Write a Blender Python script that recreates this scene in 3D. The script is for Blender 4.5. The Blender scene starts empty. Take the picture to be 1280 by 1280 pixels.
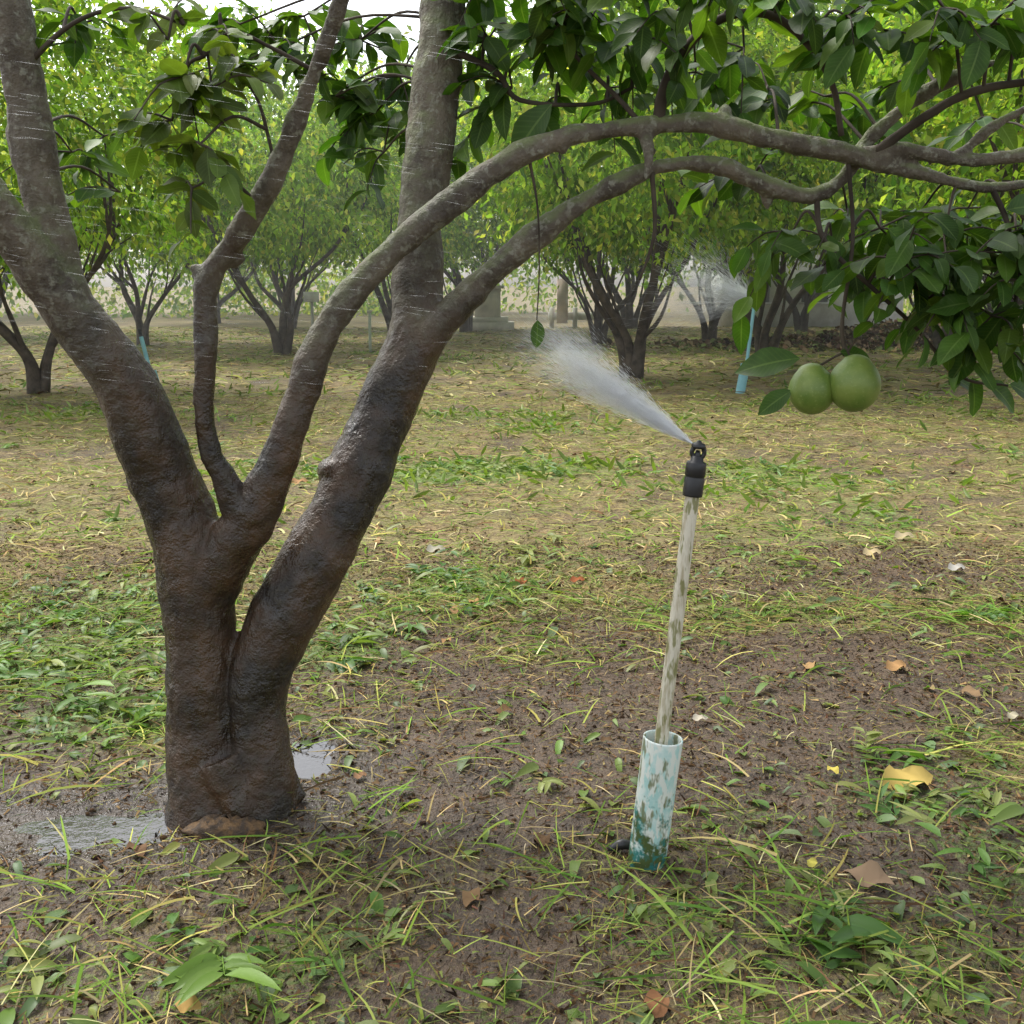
import bpy, math, numpy as np
from mathutils import Vector, Matrix
rng=np.random.default_rng(7)
HAZE=True
# ------------------------------------------------------------------ camera model (survey helper)
F=1387.0; CH=1.3; PITCH=math.atan(285/F)
Rv=np.array([1,0,0.]); Fv=np.array([0,math.cos(PITCH),-math.sin(PITCH)]); Uv=np.array([0,math.sin(PITCH),math.cos(PITCH)])
C0=np.array([0,0,CH])
def ray(px,py): return Fv+Rv*(px-640)/F+Uv*(640-py)/F
def P(px,py,d):
    r=ray(px,py); return C0+r*(d/r[1])
def PS(px,py,d): return d/ray(px,py)[1]
def G(px,py):
    r=ray(px,py); return C0+r*(-CH/r[2])
scene=bpy.context.scene
cam=bpy.data.cameras.new("camera"); co=bpy.data.objects.new("camera",cam); scene.collection.objects.link(co)
co.location=C0; co.rotation_euler=(math.pi/2-PITCH,0,0); cam.sensor_width=36; cam.lens=36*F/1280; cam.clip_end=2000; cam.clip_start=0.05
scene.camera=co
scene.view_settings.view_transform='Standard'; scene.view_settings.look='None'; scene.view_settings.exposure=0
# ------------------------------------------------------------------ noise
TB=rng.random((256,256))
def vn(x,y):
    xi=np.floor(x).astype(int); yi=np.floor(y).astype(int); fx=x-xi; fy=y-yi
    fx=fx*fx*(3-2*fx); fy=fy*fy*(3-2*fy)
    a=TB[xi%256,yi%256];b=TB[(xi+1)%256,yi%256];c=TB[xi%256,(yi+1)%256];d=TB[(xi+1)%256,(yi+1)%256]
    return (a*(1-fx)+b*fx)*(1-fy)+(c*(1-fx)+d*fx)*fy
def fbm(x,y,o=4):
    s=0;a=0.5;t=0
    for i in range(o):
        s=s+a*vn(x*2**i+i*17.3,y*2**i+i*31.7); t+=a; a*=0.5
    return s/t
def sst(a,b,x):
    t=np.clip((x-a)/(b-a),0,1); return t*t*(3-2*t)
# ------------------------------------------------------------------ ground functions
TREE=G(292,1000)
puds=[(G(390,948),0.075,0.15,.022),(G(202,1026),0.085,0.055,.016),(G(50,1034),0.30,0.10,.0125)]
def blob(x,y,L):
    s=np.zeros_like(x)
    for (px,py,rx,ry,a) in L:
        g=G(px,py); s=np.maximum(s,a*np.exp(-((x-g[0])/rx)**2-((y-g[1])/ry)**2))
    return s
def hz(x,y):
    x=np.asarray(x,float); y=np.asarray(y,float)
    big=(fbm(x*1.3+9,y*1.3+4,3)-0.5)*0.07*sst(0.5,1.2,np.hypot(x-TREE[0],y-TREE[1])); sm_=(fbm(x*9+3,y*9+5,4)-0.5)*0.026
    n=big+0.03*np.exp(-((x-TREE[0])/0.2)**2-((y-TREE[1])/0.2)**2)
    for g,rx,ry,dp in puds:
        q=((x-g[0])/rx)**2+((y-g[1])/ry)**2
        w=np.exp(-q*0.8); n=n*(1-w)-dp*w
    return n+sm_+(fbm(x*34+3,y*34+5,2)-0.5)*0.009
def bare(x,y):
    return blob(x,y,[(300,990,0.42,0.35,1.2),(560,1010,0.36,0.45,0.95),(620,1160,0.25,0.3,0.9),(900,850,0.9,0.4,0.7),(1150,820,0.5,0.3,0.8),(1180,690,0.7,0.5,.4),(60,1030,0.5,0.22,1.2),(640,800,0.5,0.3,0.6),(40,880,.3,.2,.2),(950,1000,.3,.3,.4)])
def litter(x,y):
    n=fbm(x*2.1+40,y*2.1+12,4)
    l=0.43+0.48*sst(2.9,6,y)+(n-0.5)*1.8-bare(x,y)*0.65
    return np.clip(l,0,1)
GB=[(80,830,0.45,0.45,1.0),(120,900,0.35,0.25,1.0),(420,820,0.22,0.22,1.0),(30,780,.5,.4,.6),(1235,770,0.16,0.12,1),(600,590,0.9,0.7,0.85),(1000,600,1.2,.8,.45),(960,765,.35,.2,.5),(850,1140,0.15,0.1,0.9),
    (400,1180,0.16,0.12,0.8),(1150,1000,0.35,0.28,0.65),(1100,1180,0.4,0.25,0.6),(1250,1080,0.2,0.3,.7),(300,1220,0.25,0.12,0.75),(60,1230,0.2,0.12,0.6),(590,735,.25,.15,.6),(670,980,.08,.08,.5),(550,1265,.3,.1,.5),(930,1020,.12,.12,.6),(900,1200,.2,.1,.45),(250,640,.9,.6,.5)]
def green(x,y):
    n=fbm(x*1.1+70,y*0.9+33,4)
    return np.clip(blob(x,y,GB)+sst(0.50,0.78,n)*0.55*sst(2.6,5,y),0,1.0)
def wet(x,y):
    return np.clip(blob(x,y,[(60,1030,0.5,0.2,1.3),(385,952,0.2,0.3,1.1),(200,1010,0.3,0.14,1.2),(300,1000,.35,.25,1)])+0.35*sst(4.5,2,y),0,1)
# ------------------------------------------------------------------ mesh utils
def mkmesh(name,V,Q,cols=None,uv=None,mat=None,smooth=True,extra=None):
    V=np.asarray(V,np.float32); Q=np.asarray(Q,np.int32); k=Q.shape[1]
    me=bpy.data.meshes.new(name)
    me.vertices.add(len(V)); me.vertices.foreach_set("co",V.ravel())
    me.loops.add(Q.size); me.loops.foreach_set("vertex_index",Q.ravel())
    me.polygons.add(len(Q)); me.polygons.foreach_set("loop_start",np.arange(0,Q.size,k,dtype=np.int32))
    me.update(calc_edges=True)
    if smooth: me.polygons.foreach_set("use_smooth",np.ones(len(Q),bool))
    if cols is not None:
        a=me.attributes.new("col",'FLOAT_COLOR','POINT'); a.data.foreach_set("color",np.c_[np.clip(cols,0,1),np.ones(len(cols))].astype(np.float32).ravel())
    if uv is not None:
        a=me.attributes.new("luv",'FLOAT_VECTOR','POINT'); a.data.foreach_set("vector",np.asarray(uv,np.float32).ravel())
    if extra:
        for n,d in extra.items():
            a=me.attributes.new(n,'FLOAT','POINT'); a.data.foreach_set("value",np.asarray(d,np.float32).ravel())
    if mat: me.materials.append(mat)
    return me
def obj(name,me,parent=None):
    o=bpy.data.objects.new(name,me); scene.collection.objects.link(o)
    if parent: o.parent=parent
    return o
def empty(name,loc=(0,0,0)):
    o=bpy.data.objects.new(name,None); scene.collection.objects.link(o); o.location=loc; o.empty_display_size=0.2; return o
def leaf_T(W=0.25,segs=6,fold=0.12,curl=0.2,sharp=0.8,wave=0.0):
    V=[];U=[]
    for i in range(segs+1):
        t=i/segs; w=W*(math.sin(math.pi*t**sharp)**0.75 if 0<t<1 else 0.0)+0.004
        z=-curl*t*t; wv=wave*math.sin(t*9)
        V+= [(-w,t,z+fold*w/W*W+wv*w),(0,t,z),(w,t,z+fold*w-wv*w)]
        U+= [(-1,t,0),(0,t,0),(1,t,0)]
    Q=[]
    for i in range(segs):
        a=i*3; Q+=[(a,a+1,a+4,a+3),(a+1,a+2,a+5,a+4)]
    return np.array(V),np.array(Q),np.array(U)
def ribbon_T(segs=4,w=0.02,curl=0.15,side=0.15):
    V=[];U=[]
    for i in range(segs+1):
        t=i/segs; ww=w*(1-0.8*t**3); z=curl*math.sin(t*math.pi); x=side*t*t
        V+=[(x-ww,t,z),(x+ww,t,z+ww*0.6)]; U+=[(-1,t,0),(1,t,0)]
    Q=[(i*2,i*2+1,i*2+3,i*2+2) for i in range(segs)]
    return np.array(V),np.array(Q),np.array(U)
def clod_T():
    V=[(0,0,-.7)]+[(math.cos(a)*1,math.sin(a)*1,0) for a in np.arange(4)*math.pi/2]+[(math.cos(a)*.6,math.sin(a)*.6,.55) for a in np.arange(4)*math.pi/2+.4]
    Q=[(1,2,6,5),(2,3,7,6),(3,4,8,7),(4,1,5,8),(5,6,7,8)]
    return np.array(V),np.array(Q),np.zeros((9,3))
def nrm(a): return a/np.maximum(np.linalg.norm(a,axis=-1,keepdims=True),1e-9)
def frames(d,up):
    d=nrm(d); x=nrm(np.cross(d,up)); z=np.cross(x,d); return np.stack([x,d,z],axis=-1)
def inst(T,pos,R,s):
    V,Q,U=T; n=len(pos); s=np.asarray(s)
    if s.ndim==1: s=np.repeat(s[:,None],3,1)
    L=V[None]*s[:,None,:]
    W=np.einsum('nij,nkj->nki',R,L)+pos[:,None,:]
    QQ=(Q[None]+np.arange(n)[:,None,None]*len(V)).reshape(-1,4)
    return W.reshape(-1,3),QQ,np.tile(U,(n,1))
class Acc:
    def __init__(s): s.V=[];s.Q=[];s.U=[];s.C=[];s.n=0
    def add(s,T,pos,R,sc,col):
        if len(pos)==0: return
        V,Q,U=inst(T,pos,R,sc); s.V.append(V); s.Q.append(Q+s.n); s.U.append(U); s.C.append(np.repeat(col,len(T[0]),0)); s.n+=len(V)
    def raw(s,V,Q,col):
        V=np.asarray(V); s.V.append(V); s.Q.append(np.asarray(Q)+s.n); s.U.append(np.zeros((len(V),3))); s.C.append(np.tile(np.asarray(col,float),(len(V),1))); s.n+=len(V)
    def mesh(s,name,mat,smooth=True):
        return mkmesh(name,np.concatenate(s.V),np.concatenate(s.Q),np.concatenate(s.C),np.concatenate(s.U),mat,smooth)
def tube(pts,rad,nseg=12,sub=5,rough=0.0,caps=True):
    pts=np.asarray(pts,float); rad=np.asarray(rad,float); n=len(pts)
    if n>2 and sub>1:
        E=np.vstack([2*pts[0]-pts[1],pts,2*pts[-1]-pts[-2]]); out=[];ro=[]
        for i in range(n-1):
            p0,p1,p2,p3=E[i:i+4]
            for k in range(sub):
                t=k/sub
                out.append(0.5*((2*p1)+(-p0+p2)*t+(2*p0-5*p1+4*p2-p3)*t*t+(-p0+3*p1-3*p2+p3)*t**3)); ro.append(rad[i]*(1-t)+rad[i+1]*t)
        out.append(pts[-1]); ro.append(rad[-1]); pts=np.array(out); rad=np.array(ro)
    n=len(pts); tan=nrm(np.gradient(pts,axis=0)); ref=np.array([0,0,1.]) if abs(tan[0][2])<0.9 else np.array([1.,0,0])
    V=[]; x=nrm(np.cross(tan[0],ref)); a=np.arange(nseg)*2*math.pi/nseg
    for i in range(n):
        x=nrm(x-tan[i]*np.dot(x,tan[i])); y=np.cross(tan[i],x)
        r=rad[i]*(1+rough*(rng.random(nseg)-0.5))
        V.append(pts[i]+np.outer(np.cos(a)*r,x)+np.outer(np.sin(a)*r,y))
    V=np.vstack(V); Q=[]
    for i in range(n-1):
        for k in range(nseg):
            k2=(k+1)%nseg; Q.append((i*nseg+k,i*nseg+k2,(i+1)*nseg+k2,(i+1)*nseg+k))
    if caps and nseg%2==0:
        c0=len(V); V=np.vstack([V,pts[0],pts[-1]])
        for k in range(0,nseg,2):
            Q.append((c0,(k+2)%nseg,k+1,k)); b=(n-1)*nseg; Q.append((c0+1,b+k,b+k+1,b+(k+2)%nseg))
    return V,np.array(Q)
def lathe(a,b,prof,nseg=32,rag=None):
    a=np.asarray(a,float); ax=nrm(np.asarray(b,float)-a); x=nrm(np.cross(ax,[0,1,0.2])); y=np.cross(ax,x)
    an=np.arange(nseg)*2*math.pi/nseg; V=[]
    for r,z in prof: V.append(a+ax*z+np.outer(np.cos(an)*r,x)+np.outer(np.sin(an)*r,y))
    V=np.vstack(V); Q=[]
    for i in range(len(prof)-1):
        for k in range(nseg):
            k2=(k+1)%nseg; Q.append((i*nseg+k,i*nseg+k2,(i+1)*nseg+k2,(i+1)*nseg+k))
    return V,np.array(Q)
# ------------------------------------------------------------------ material utils
class NT:
    def __init__(s,name):
        s.m=bpy.data.materials.new(name); s.m.use_nodes=True; s.t=s.m.node_tree; s.t.nodes.clear(); s.out=s.n('ShaderNodeOutputMaterial')
    def n(s,typ,**k):
        nd=s.t.nodes.new(typ)
        for a,b in k.items(): setattr(nd,a,b)
        return nd
    def l(s,a,b): s.t.links.new(a,b)
    def noise(s,scale,detail=4,vec=None,rough=0.6,dist=0):
        nd=s.n('ShaderNodeTexNoise'); nd.inputs['Scale'].default_value=scale; nd.inputs['Detail'].default_value=min(detail,3); nd.inputs['Roughness'].default_value=rough; nd.inputs['Distortion'].default_value=dist
        if vec is not None: s.l(vec,nd.inputs['Vector'])
        return nd.outputs['Fac']
    def ramp(s,inp,stops):
        nd=s.n('ShaderNodeValToRGB'); cr=nd.color_ramp
        while len(cr.elements)<len(stops): cr.elements.new(0.5)
        for e,(p,c) in zip(cr.elements,stops):
            e.position=p; e.color=(c,c,c,1) if not hasattr(c,'__len__') else (*c,1)
        s.l(inp,nd.inputs[0]); return nd.outputs['Color']
    def mix(s,f,a,b,mode='MIX'):
        nd=s.n('ShaderNodeMix',data_type='RGBA',blend_type=mode)
        for sock,v in ((nd.inputs[0],f),(nd.inputs[6],a),(nd.inputs[7],b)):
            if isinstance(v,(int,float)): sock.default_value=v
            elif isinstance(v,tuple): sock.default_value=(*v,1)
            else: s.l(v,sock)
        return nd.outputs[2]
    def math(s,op,a,b=0.0):
        nd=s.n('ShaderNodeMath',operation=op)
        for sock,v in ((nd.inputs[0],a),(nd.inputs[1],b)):
            if isinstance(v,(int,float)): sock.default_value=v
            else: s.l(v,sock)
        return nd.outputs[0]
    def attr(s,n,o='Color'): return s.n('ShaderNodeAttribute',attribute_name=n).outputs[o]
    def pos(s): return s.n('ShaderNodeNewGeometry').outputs['Position']
    def mapping(s,vec,sc):
        nd=s.n('ShaderNodeMapping'); nd.inputs['Scale'].default_value=sc; s.l(vec,nd.inputs['Vector']); return nd.outputs[0]
    def bump(s,h,st,dist=0.01):
        nd=s.n('ShaderNodeBump'); nd.inputs['Strength'].default_value=st; nd.inputs['Distance'].default_value=dist; s.l(h,nd.inputs['Height']); return nd.outputs[0]
    def bsdf(s,col,rough=0.6,normal=None,spec=0.5):
        b=s.n('ShaderNodeBsdfPrincipled')
        for k,v in (('Base Color',col),('Roughness',rough)):
            if isinstance(v,(int,float)): b.inputs[k].default_value=v
            elif isinstance(v,tuple): b.inputs[k].default_value=(*v,1)
            else: s.l(v,b.inputs[k])
        b.inputs['Specular IOR Level'].default_value=spec
        if normal is not None: s.l(normal,b.inputs['Normal'])
        return b
    def fin(s,sh): s.l(sh,s.out.inputs['Surface']); return s.m
def mat_leaf(name,trans=0.4,rough=0.4,veins=True,tcol=(1.0,1.15,0.45),spec=0.5,simple=False):
    t=NT(name); c=t.attr("col")
    if veins:
        nz=t.noise(25,1,t.pos()); c=t.mix(0.5,c,t.mix(1.0,c,t.ramp(nz,[(0.3,0.6),(0.7,1.3)]),'MULTIPLY'))
        uv=t.attr("luv",'Vector'); sep=t.n('ShaderNodeSeparateXYZ'); t.l(uv,sep.inputs[0])
        ab=t.math('ABSOLUTE',sep.outputs[0]); mid=t.math('LESS_THAN',ab,0.07)
        w=t.math('ADD',t.math('MULTIPLY',sep.outputs[1],70.0),t.math('MULTIPLY',ab,-14.0)); sv=t.math('POWER',t.math('ABSOLUTE',t.math('SINE',t.math('MULTIPLY',w,0.5))),12.0)
        vv=t.math('MAXIMUM',mid,t.math('MULTIPLY',sv,0.25))
        c=t.mix(t.math('MULTIPLY',vv,0.4),c,(0.18,0.26,0.08))
    if simple:
        b=t.n('ShaderNodeBsdfDiffuse'); t.l(c,b.inputs[0])
    else: b=t.bsdf(c,rough,None,spec)
    if trans<=0: return t.fin(b.outputs[0])
    tr=t.n('ShaderNodeBsdfTranslucent'); t.l(t.mix(1.0,c,tcol,'MULTIPLY'),tr.inputs[0])
    m=t.n('ShaderNodeMixShader'); m.inputs[0].default_value=trans; t.l(b.outputs[0],m.inputs[1]); t.l(tr.outputs[0],m.inputs[2])
    return t.fin(m.outputs[0])
M_leaf=mat_leaf("pomelo_leaf",0.38,0.48,True,(1.4,1.6,0.4),0.25)
M_leafbg=mat_leaf("orchard_leaf",0.5,0.5,False,(1.7,1.75,0.6),simple=True)
M_litter=mat_leaf("litter",0,0.55,False,simple=True)
M_weed=mat_leaf("weed_leaf",0.35,0.45,False,(1.2,1.3,.5),0.3)
# bark
def mat_bark(name,wetz=True,base=((0.055,0.043,0.031),(0.15,0.125,0.09))):
    t=NT(name); p=t.pos(); n1=t.noise(9,4,p); n2=t.noise(55,4,p); n3=t.noise(3.2,2,p)
    c=t.mix(t.ramp(n1,[(0.35,0),(0.65,1)]),base[0],base[1])
    geo=t.n('ShaderNodeNewGeometry'); sn=t.n('ShaderNodeSeparateXYZ'); t.l(geo.outputs['Normal'],sn.inputs[0])
    if not wetz:
        return t.fin(t.bsdf(c,0.8,None,0.2).outputs[0])
    c=t.mix(t.ramp(n2,[(0.52,0),(0.70,0.75)]),c,(0.20,0.19,0.145))
    sep=t.n('ShaderNodeSeparateXYZ'); t.l(p,sep.inputs[0])
    moss=t.math('MULTIPLY',t.ramp(sn.outputs[2],[(-0.3,0),(0.5,1)]),t.ramp(t.noise(14,4,p),[(0.38,0),(0.54,0.85)]))
    zz=t.math('ADD',sep.outputs[2],t.math('MULTIPLY',t.math('SUBTRACT',n3,0.5),0.9))
    mr=t.n('ShaderNodeMapRange'); mr.inputs[1].default_value=0.9; mr.inputs[2].default_value=1.6; mr.interpolation_type='SMOOTHSTEP'; t.l(zz,mr.inputs[0]); dry=mr.outputs[0]
    moss=t.math('MULTIPLY',moss,dry)
    c=t.mix(moss,c,(0.13,0.16,0.055))
    c=t.mix(t.ramp(t.noise(38,3,p),[(0.58,0),(0.64,0.6)]),c,(0.26,0.26,0.20))
    wetc=t.mix(t.ramp(t.noise(5,3,p),[(0.42,0),(0.62,1)]),(0.014,0.010,0.007),(0.066,0.036,0.018))
    wetc=t.mix(t.ramp(n2,[(0.45,0),(0.7,0.5)]),wetc,(0.045,0.038,0.021))
    c=t.mix(dry,wetc,c)
    r=t.mix(dry,t.ramp(t.noise(18,3,p),[(0.38,0.22),(0.6,0.6)]),(0.75,0.75,0.75))
    st=t.noise(1,3,t.mapping(p,(60,60,12)))
    h=t.math('ADD',t.math('MULTIPLY',st,0.8),t.math('ADD',t.math('MULTIPLY',n2,0.9),t.math('MULTIPLY',t.noise(160,2,p),.5)))
    b=t.bsdf(c,r,t.bump(h,0.7,0.009)); return t.fin(b.outputs[0])
M_bark=mat_bark("wet_bark"); M_barkbg=mat_bark("orchard_bark",False,((0.035,0.027,0.02),(0.085,0.068,0.05)))
# ------------------------------------------------------------------ WORLD
w=bpy.data.worlds.new("World"); scene.world=w; w.use_nodes=True; nt=w.node_tree; nt.nodes.clear()
SUN=Vector((-0.45,0.45,0.95)).normalized()
sky=nt.nodes.new('ShaderNodeTexSky'); sky.sky_type='NISHITA'; sky.sun_disc=False; sky.sun_elevation=math.asin(SUN.z); sky.sun_rotation=math.atan2(SUN.x,SUN.y); sky.air_density=1.2; sky.dust_density=3; sky.ozone_density=1
hs=nt.nodes.new('ShaderNodeHueSaturation'); hs.inputs['Saturation'].default_value=0.3; hs.inputs['Value'].default_value=2.45
bg=nt.nodes.new('ShaderNodeBackground'); bg.inputs[1].default_value=0.15; ow=nt.nodes.new('ShaderNodeOutputWorld')
nt.links.new(sky.outputs[0],hs.inputs['Color']); nt.links.new(hs.outputs[0],bg.inputs[0]); nt.links.new(bg.outputs[0],ow.inputs[0])
sl=bpy.data.lights.new("sun","SUN"); sl.energy=3.4; sl.angle=math.radians(14); sl.color=(1,0.97,0.90); so=bpy.data.objects.new("sun",sl); scene.collection.objects.link(so)
so.rotation_euler=SUN.to_track_quat('Z','Y').to_euler(); so.location=SUN*20
# ------------------------------------------------------------------ GROUND
nx,ny=560,820
u=np.linspace(-1,1,nx); xs=np.sinh(u*6.2)/math.sinh(6.2)*400
v=np.linspace(0,1,ny); ys=0.6+np.sinh(v*6.0)/math.sinh(6.0)*500
ys=np.concatenate([np.array([-60,-10,-2,-0.5,0.2]),ys]); ny=len(ys)
X,Y=np.meshgrid(xs,ys); fade=sst(60,25,np.hypot(X,Y))
Z=hz(X,Y)*fade
V=np.c_[X.ravel(),Y.ravel(),Z.ravel()]
ii=np.arange(ny-1)[:,None]*nx+np.arange(nx-1)[None]; Q=np.stack([ii,ii+1,ii+1+nx,ii+nx],-1).reshape(-1,4)
t=NT("orchard_soil"); p=t.pos()
n38=t.noise(38,3,p)
soil=t.mix(t.ramp(t.noise(7,3,p),[(0.3,0),(0.7,1)]),(0.032,0.020,0.010),(0.088,0.054,0.027))
soil=t.mix(t.ramp(t.noise(130,2,p),[(0.5,0),(0.72,0.8)]),soil,(0.15,0.098,0.05))
lt=t.attr("lit",'Fac'); gr=t.attr("grn",'Fac'); wt=t.attr("wet",'Fac')
fine=t.noise(1,3,t.mapping(p,(70,35,30)),0.75)
lc=t.mix(t.ramp(t.noise(2.0,3,p),[(0.35,0),(0.65,1)]),(0.28,0.195,0.075),(0.22,0.215,0.055))
lc=t.mix(t.ramp(n38,[(0.4,0),(0.7,1)]),t.mix(0.65,lc,(0.09,0.055,0.025)),lc)
m1=t.math('SUBTRACT',t.math('ADD',fine,t.math('MULTIPLY',lt,0.42)),0.70); m1=t.math('MINIMUM',t.math('MAXIMUM',t.math('MULTIPLY',m1,7.0),0.0),1.0)
c=t.mix(t.math('MULTIPLY',m1,0.85),soil,lc)
m2=t.math('SUBTRACT',t.math('ADD',t.noise(50,3,p,0.7),t.math('MULTIPLY',gr,0.38)),0.68); m2=t.math('MINIMUM',t.math('MAXIMUM',t.math('MULTIPLY',m2,6.0),0.0),0.85)
c=t.mix(m2,c,(0.11,0.17,0.025))
c=t.mix(wt,c,t.mix(0.7,c,(0.028,0.019,0.013)))
r=t.mix(t.math('MULTIPLY',wt,t.ramp(n38,[(0.4,0.5),(0.6,1)])),(0.85,0.85,0.85),(0.18,0.18,0.18))
h=t.math('ADD',n38,t.math('MULTIPLY',fine,0.6))
M_ground=t.fin(t.bsdf(c,r,t.bump(h,0.9,0.02)).outputs[0])
me=mkmesh("ground",V,Q,mat=M_ground,extra={"lit":litter(X,Y)*1.0,"grn":green(X,Y),"wet":wet(X,Y)})
obj("ground",me)
# puddles: thin level sheets, the uneven soil makes the shoreline
t=NT("puddle_water"); p=t.pos()
b=t.bsdf((0.02,0.016,0.012),0.03,t.bump(t.noise(40,2,p),0.16,0.004),1.0); M_water=t.fin(b.outputs[0])
for i,(g,rx,ry,dp) in enumerate(puds):
    n=48; a=np.arange(n)*2*math.pi/n; zp=-0.0082+0.0006*i
    V=[(g[0],g[1],zp)]
    for k in (0.7,1.4): V+= [(g[0]+math.cos(t_)*rx*k,g[1]+math.sin(t_)*ry*k,zp) for t_ in a]
    Q=[(n+1+k,n+1+(k+1)%n,1+(k+1)%n,1+k) for k in range(n)]+[(0,1+(k)%n,1+(k+1)%n,1+(k+2)%n) for k in range(0,n,2)]
    obj("puddle",mkmesh("puddle",V,np.array(Q),mat=M_water,smooth=False))
# ------------------------------------------------------------------ ground scatter
def samp(n,y0,y1,pw=1.0):
    y=y0+(y1-y0)*rng.random(n*3)**pw; x=(rng.random(n*3)*2-1)*(0.5*y1+0.6); k=np.abs(x)<0.5*y+0.6; x,y=x[k],y[k]
    return x[:n],y[:n]
def clear(x,y):
    m=np.hypot((x-TREE[0])/0.17,(y-TREE[1])/0.12)>1
    for g,rx,ry,dp in puds: m&=((x-g[0])/rx)**2+((y-g[1])/ry)**2>1.0
    return m
def flatR(n,tilt=0.25):
    a=rng.random(n)*2*math.pi; d=np.c_[np.cos(a),np.sin(a),rng.normal(0,tilt,n)]; up=np.c_[rng.normal(0,.3,n),rng.normal(0,.3,n),np.ones(n)]
    return frames(d,up)
def pal(n,cols,jit=0.15,w=None):
    cols=np.array(cols); k=rng.choice(len(cols),n,p=w); return cols[k]*(1+rng.normal(0,jit,(n,1)))*(1+rng.normal(0,.05,(n,3)))
straw_cols=[(0.33,0.26,0.11),(0.27,0.25,0.07),(0.19,0.22,0.05),(0.14,0.085,0.042),(0.38,0.34,0.17)]
A=Acc()
RT=[ribbon_T(4,0.012,0.05,0.08),ribbon_T(4,0.022,0.07,-0.10),ribbon_T(3,0.016,0.03,0.03)]
def straw(n,y0,y1,l0,l1,lift,wide,fg=0.3,pw=1.5):
    x,y=samp(n,y0,y1); pr=litter(x,y)**1.5+0.07; k=(rng.random(len(x))<pr)&clear(x,y); x,y=x[k],y[k]
    z=hz(x,y)+rng.random(len(x))*lift+0.003; n=len(x); g=green(x,y)
    col=pal(n,straw_cols,0.3,[.25,.25,.22,.16,.12]); gm=(rng.random(n)<fg+0.45*g)[:,None]
    col=np.where(gm,pal(n,[(0.12,0.19,0.03),(0.18,0.25,0.05),(0.08,0.14,0.025)],0.2),col)
    w_=rng.integers(0,3,n); L=l0+(l1-l0)*rng.random(n)**pw; R=flatR(n,0.12)
    for j in range(3):
        q=w_==j; A.add(RT[j],np.c_[x,y,z][q],R[q],np.c_[np.maximum(L[q]*0.9,0.05)*wide,L[q],L[q]],col[q])
straw(46000,1.4,5,0.015,0.11,0.018,1.1)
straw(6500,1.4,4.5,0.10,0.24,0.03,0.8,0.55,1.0)
straw(60000,5,13,0.04,0.15,0.02,2.0)
straw(45000,13,34,0.10,0.28,0.03,3.0)
obj("grass_clippings",A.mesh("grass_clippings",M_litter))
# mulch bits + clods
A=Acc(); x,y=samp(100000,1.4,5.5); k=clear(x,y); x,y=x[k],y[k]; n=len(x)
A.add(ribbon_T(1,0.13,0.0,0.2),np.c_[x,y,hz(x,y)+0.002+rng.random(n)*0.006],flatR(n,0.35),0.006+0.024*rng.random(n)**2,pal(n,[(0.07,0.042,0.022),(0.13,0.08,0.04),(0.24,0.175,0.08),(0.025,0.017,0.011),(0.15,0.16,0.05)],0.25,[.28,.25,.14,.18,.15]))
x,y=samp(16000,1.4,6); n=len(x)
A.add(clod_T(),np.c_[x,y,hz(x,y)],flatR(n,0.5),(0.002+0.009*rng.random(n)**4)[:,None]*(0.6+0.8*rng.random((n,3))),pal(n,[(0.06,0.038,0.022),(0.09,0.056,0.032),(0.03,0.02,0.013)],0.2))
obj("soil_crumbs",A.mesh("soil_crumbs",M_litter,False))
# weeds
A=Acc(); WT=[leaf_T(0.13,5,0.5,0.25,0.75),leaf_T(0.16,5,0.4,0.5,0.7),leaf_T(0.10,5,0.4,0.1,0.8)]
def weeds(n,y0,y1,sc,upb,thr=0.25,pw=1.0):
    x,y=samp(n,y0,y1,pw); g=green(x,y); k=(rng.random(len(x))<sst(thr-.1,1.0,g))&clear(x,y); x,y=x[k],y[k]; m=len(x)
    for j in range(m):
        nl=rng.integers(3,9); s1=sc*(0.6+.9*rng.random()**1.5); a0=rng.random()*6.28; stem=np.array([math.cos(a0),math.sin(a0),0.1+upb*rng.random()]); stem/=np.linalg.norm(stem); ln=s1*(0.5+rng.random()*0.9)
        tt=np.linspace(0.1,1,nl); base=np.array([x[j],y[j],float(hz(x[j],y[j]))+0.004])
        pos=base+stem*ln*tt[:,None]; sd=np.where(np.arange(nl)%2,1,-1)*(0.5+0.6*rng.random(nl))
        ang=a0+sd; d=np.c_[np.cos(ang),np.sin(ang),0.05+upb*rng.random(nl)]
        c=np.array([(0.10,0.20,0.03),(0.15,0.25,0.045),(0.07,0.15,0.03),(0.18,0.26,0.06),(0.22,0.25,0.07)])[rng.integers(0,5)]*(0.75+.5*rng.random((nl,1)))
        A.add(WT[rng.integers(0,3)],pos,frames(d,np.c_[rng.normal(0,.4,nl),rng.normal(0,.4,nl),np.ones(nl)]),s1*(0.45+0.6*rng.random(nl)),c)
        Vt,Qt=tube([base,base+stem*ln*.5,base+stem*ln],[sc*.013,sc*.011,sc*.005],4,1,caps=False); A.raw(Vt,Qt,c[0]*1.3)
weeds(2100,1.5,5,0.075,0.35); weeds(260,1.6,3.2,0.12,0.4,0.4); weeds(5500,5,13,0.08,0.5,0.2)
x,y=samp(12000,1.4,5); k=(rng.random(len(x))<0.06+0.5*green(x,y)+0.15*litter(x,y))&clear(x,y); x,y=x[k],y[k]; n=len(x)
A.add(WT[1],np.c_[x,y,hz(x,y)+0.004+0.018*rng.random(n)],flatR(n,0.15),0.025+0.08*rng.random(n)**1.5,pal(n,[(0.10,0.18,0.03),(0.15,0.22,0.05),(0.21,0.24,0.06),(0.12,0.18,0.07)],.15))
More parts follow.
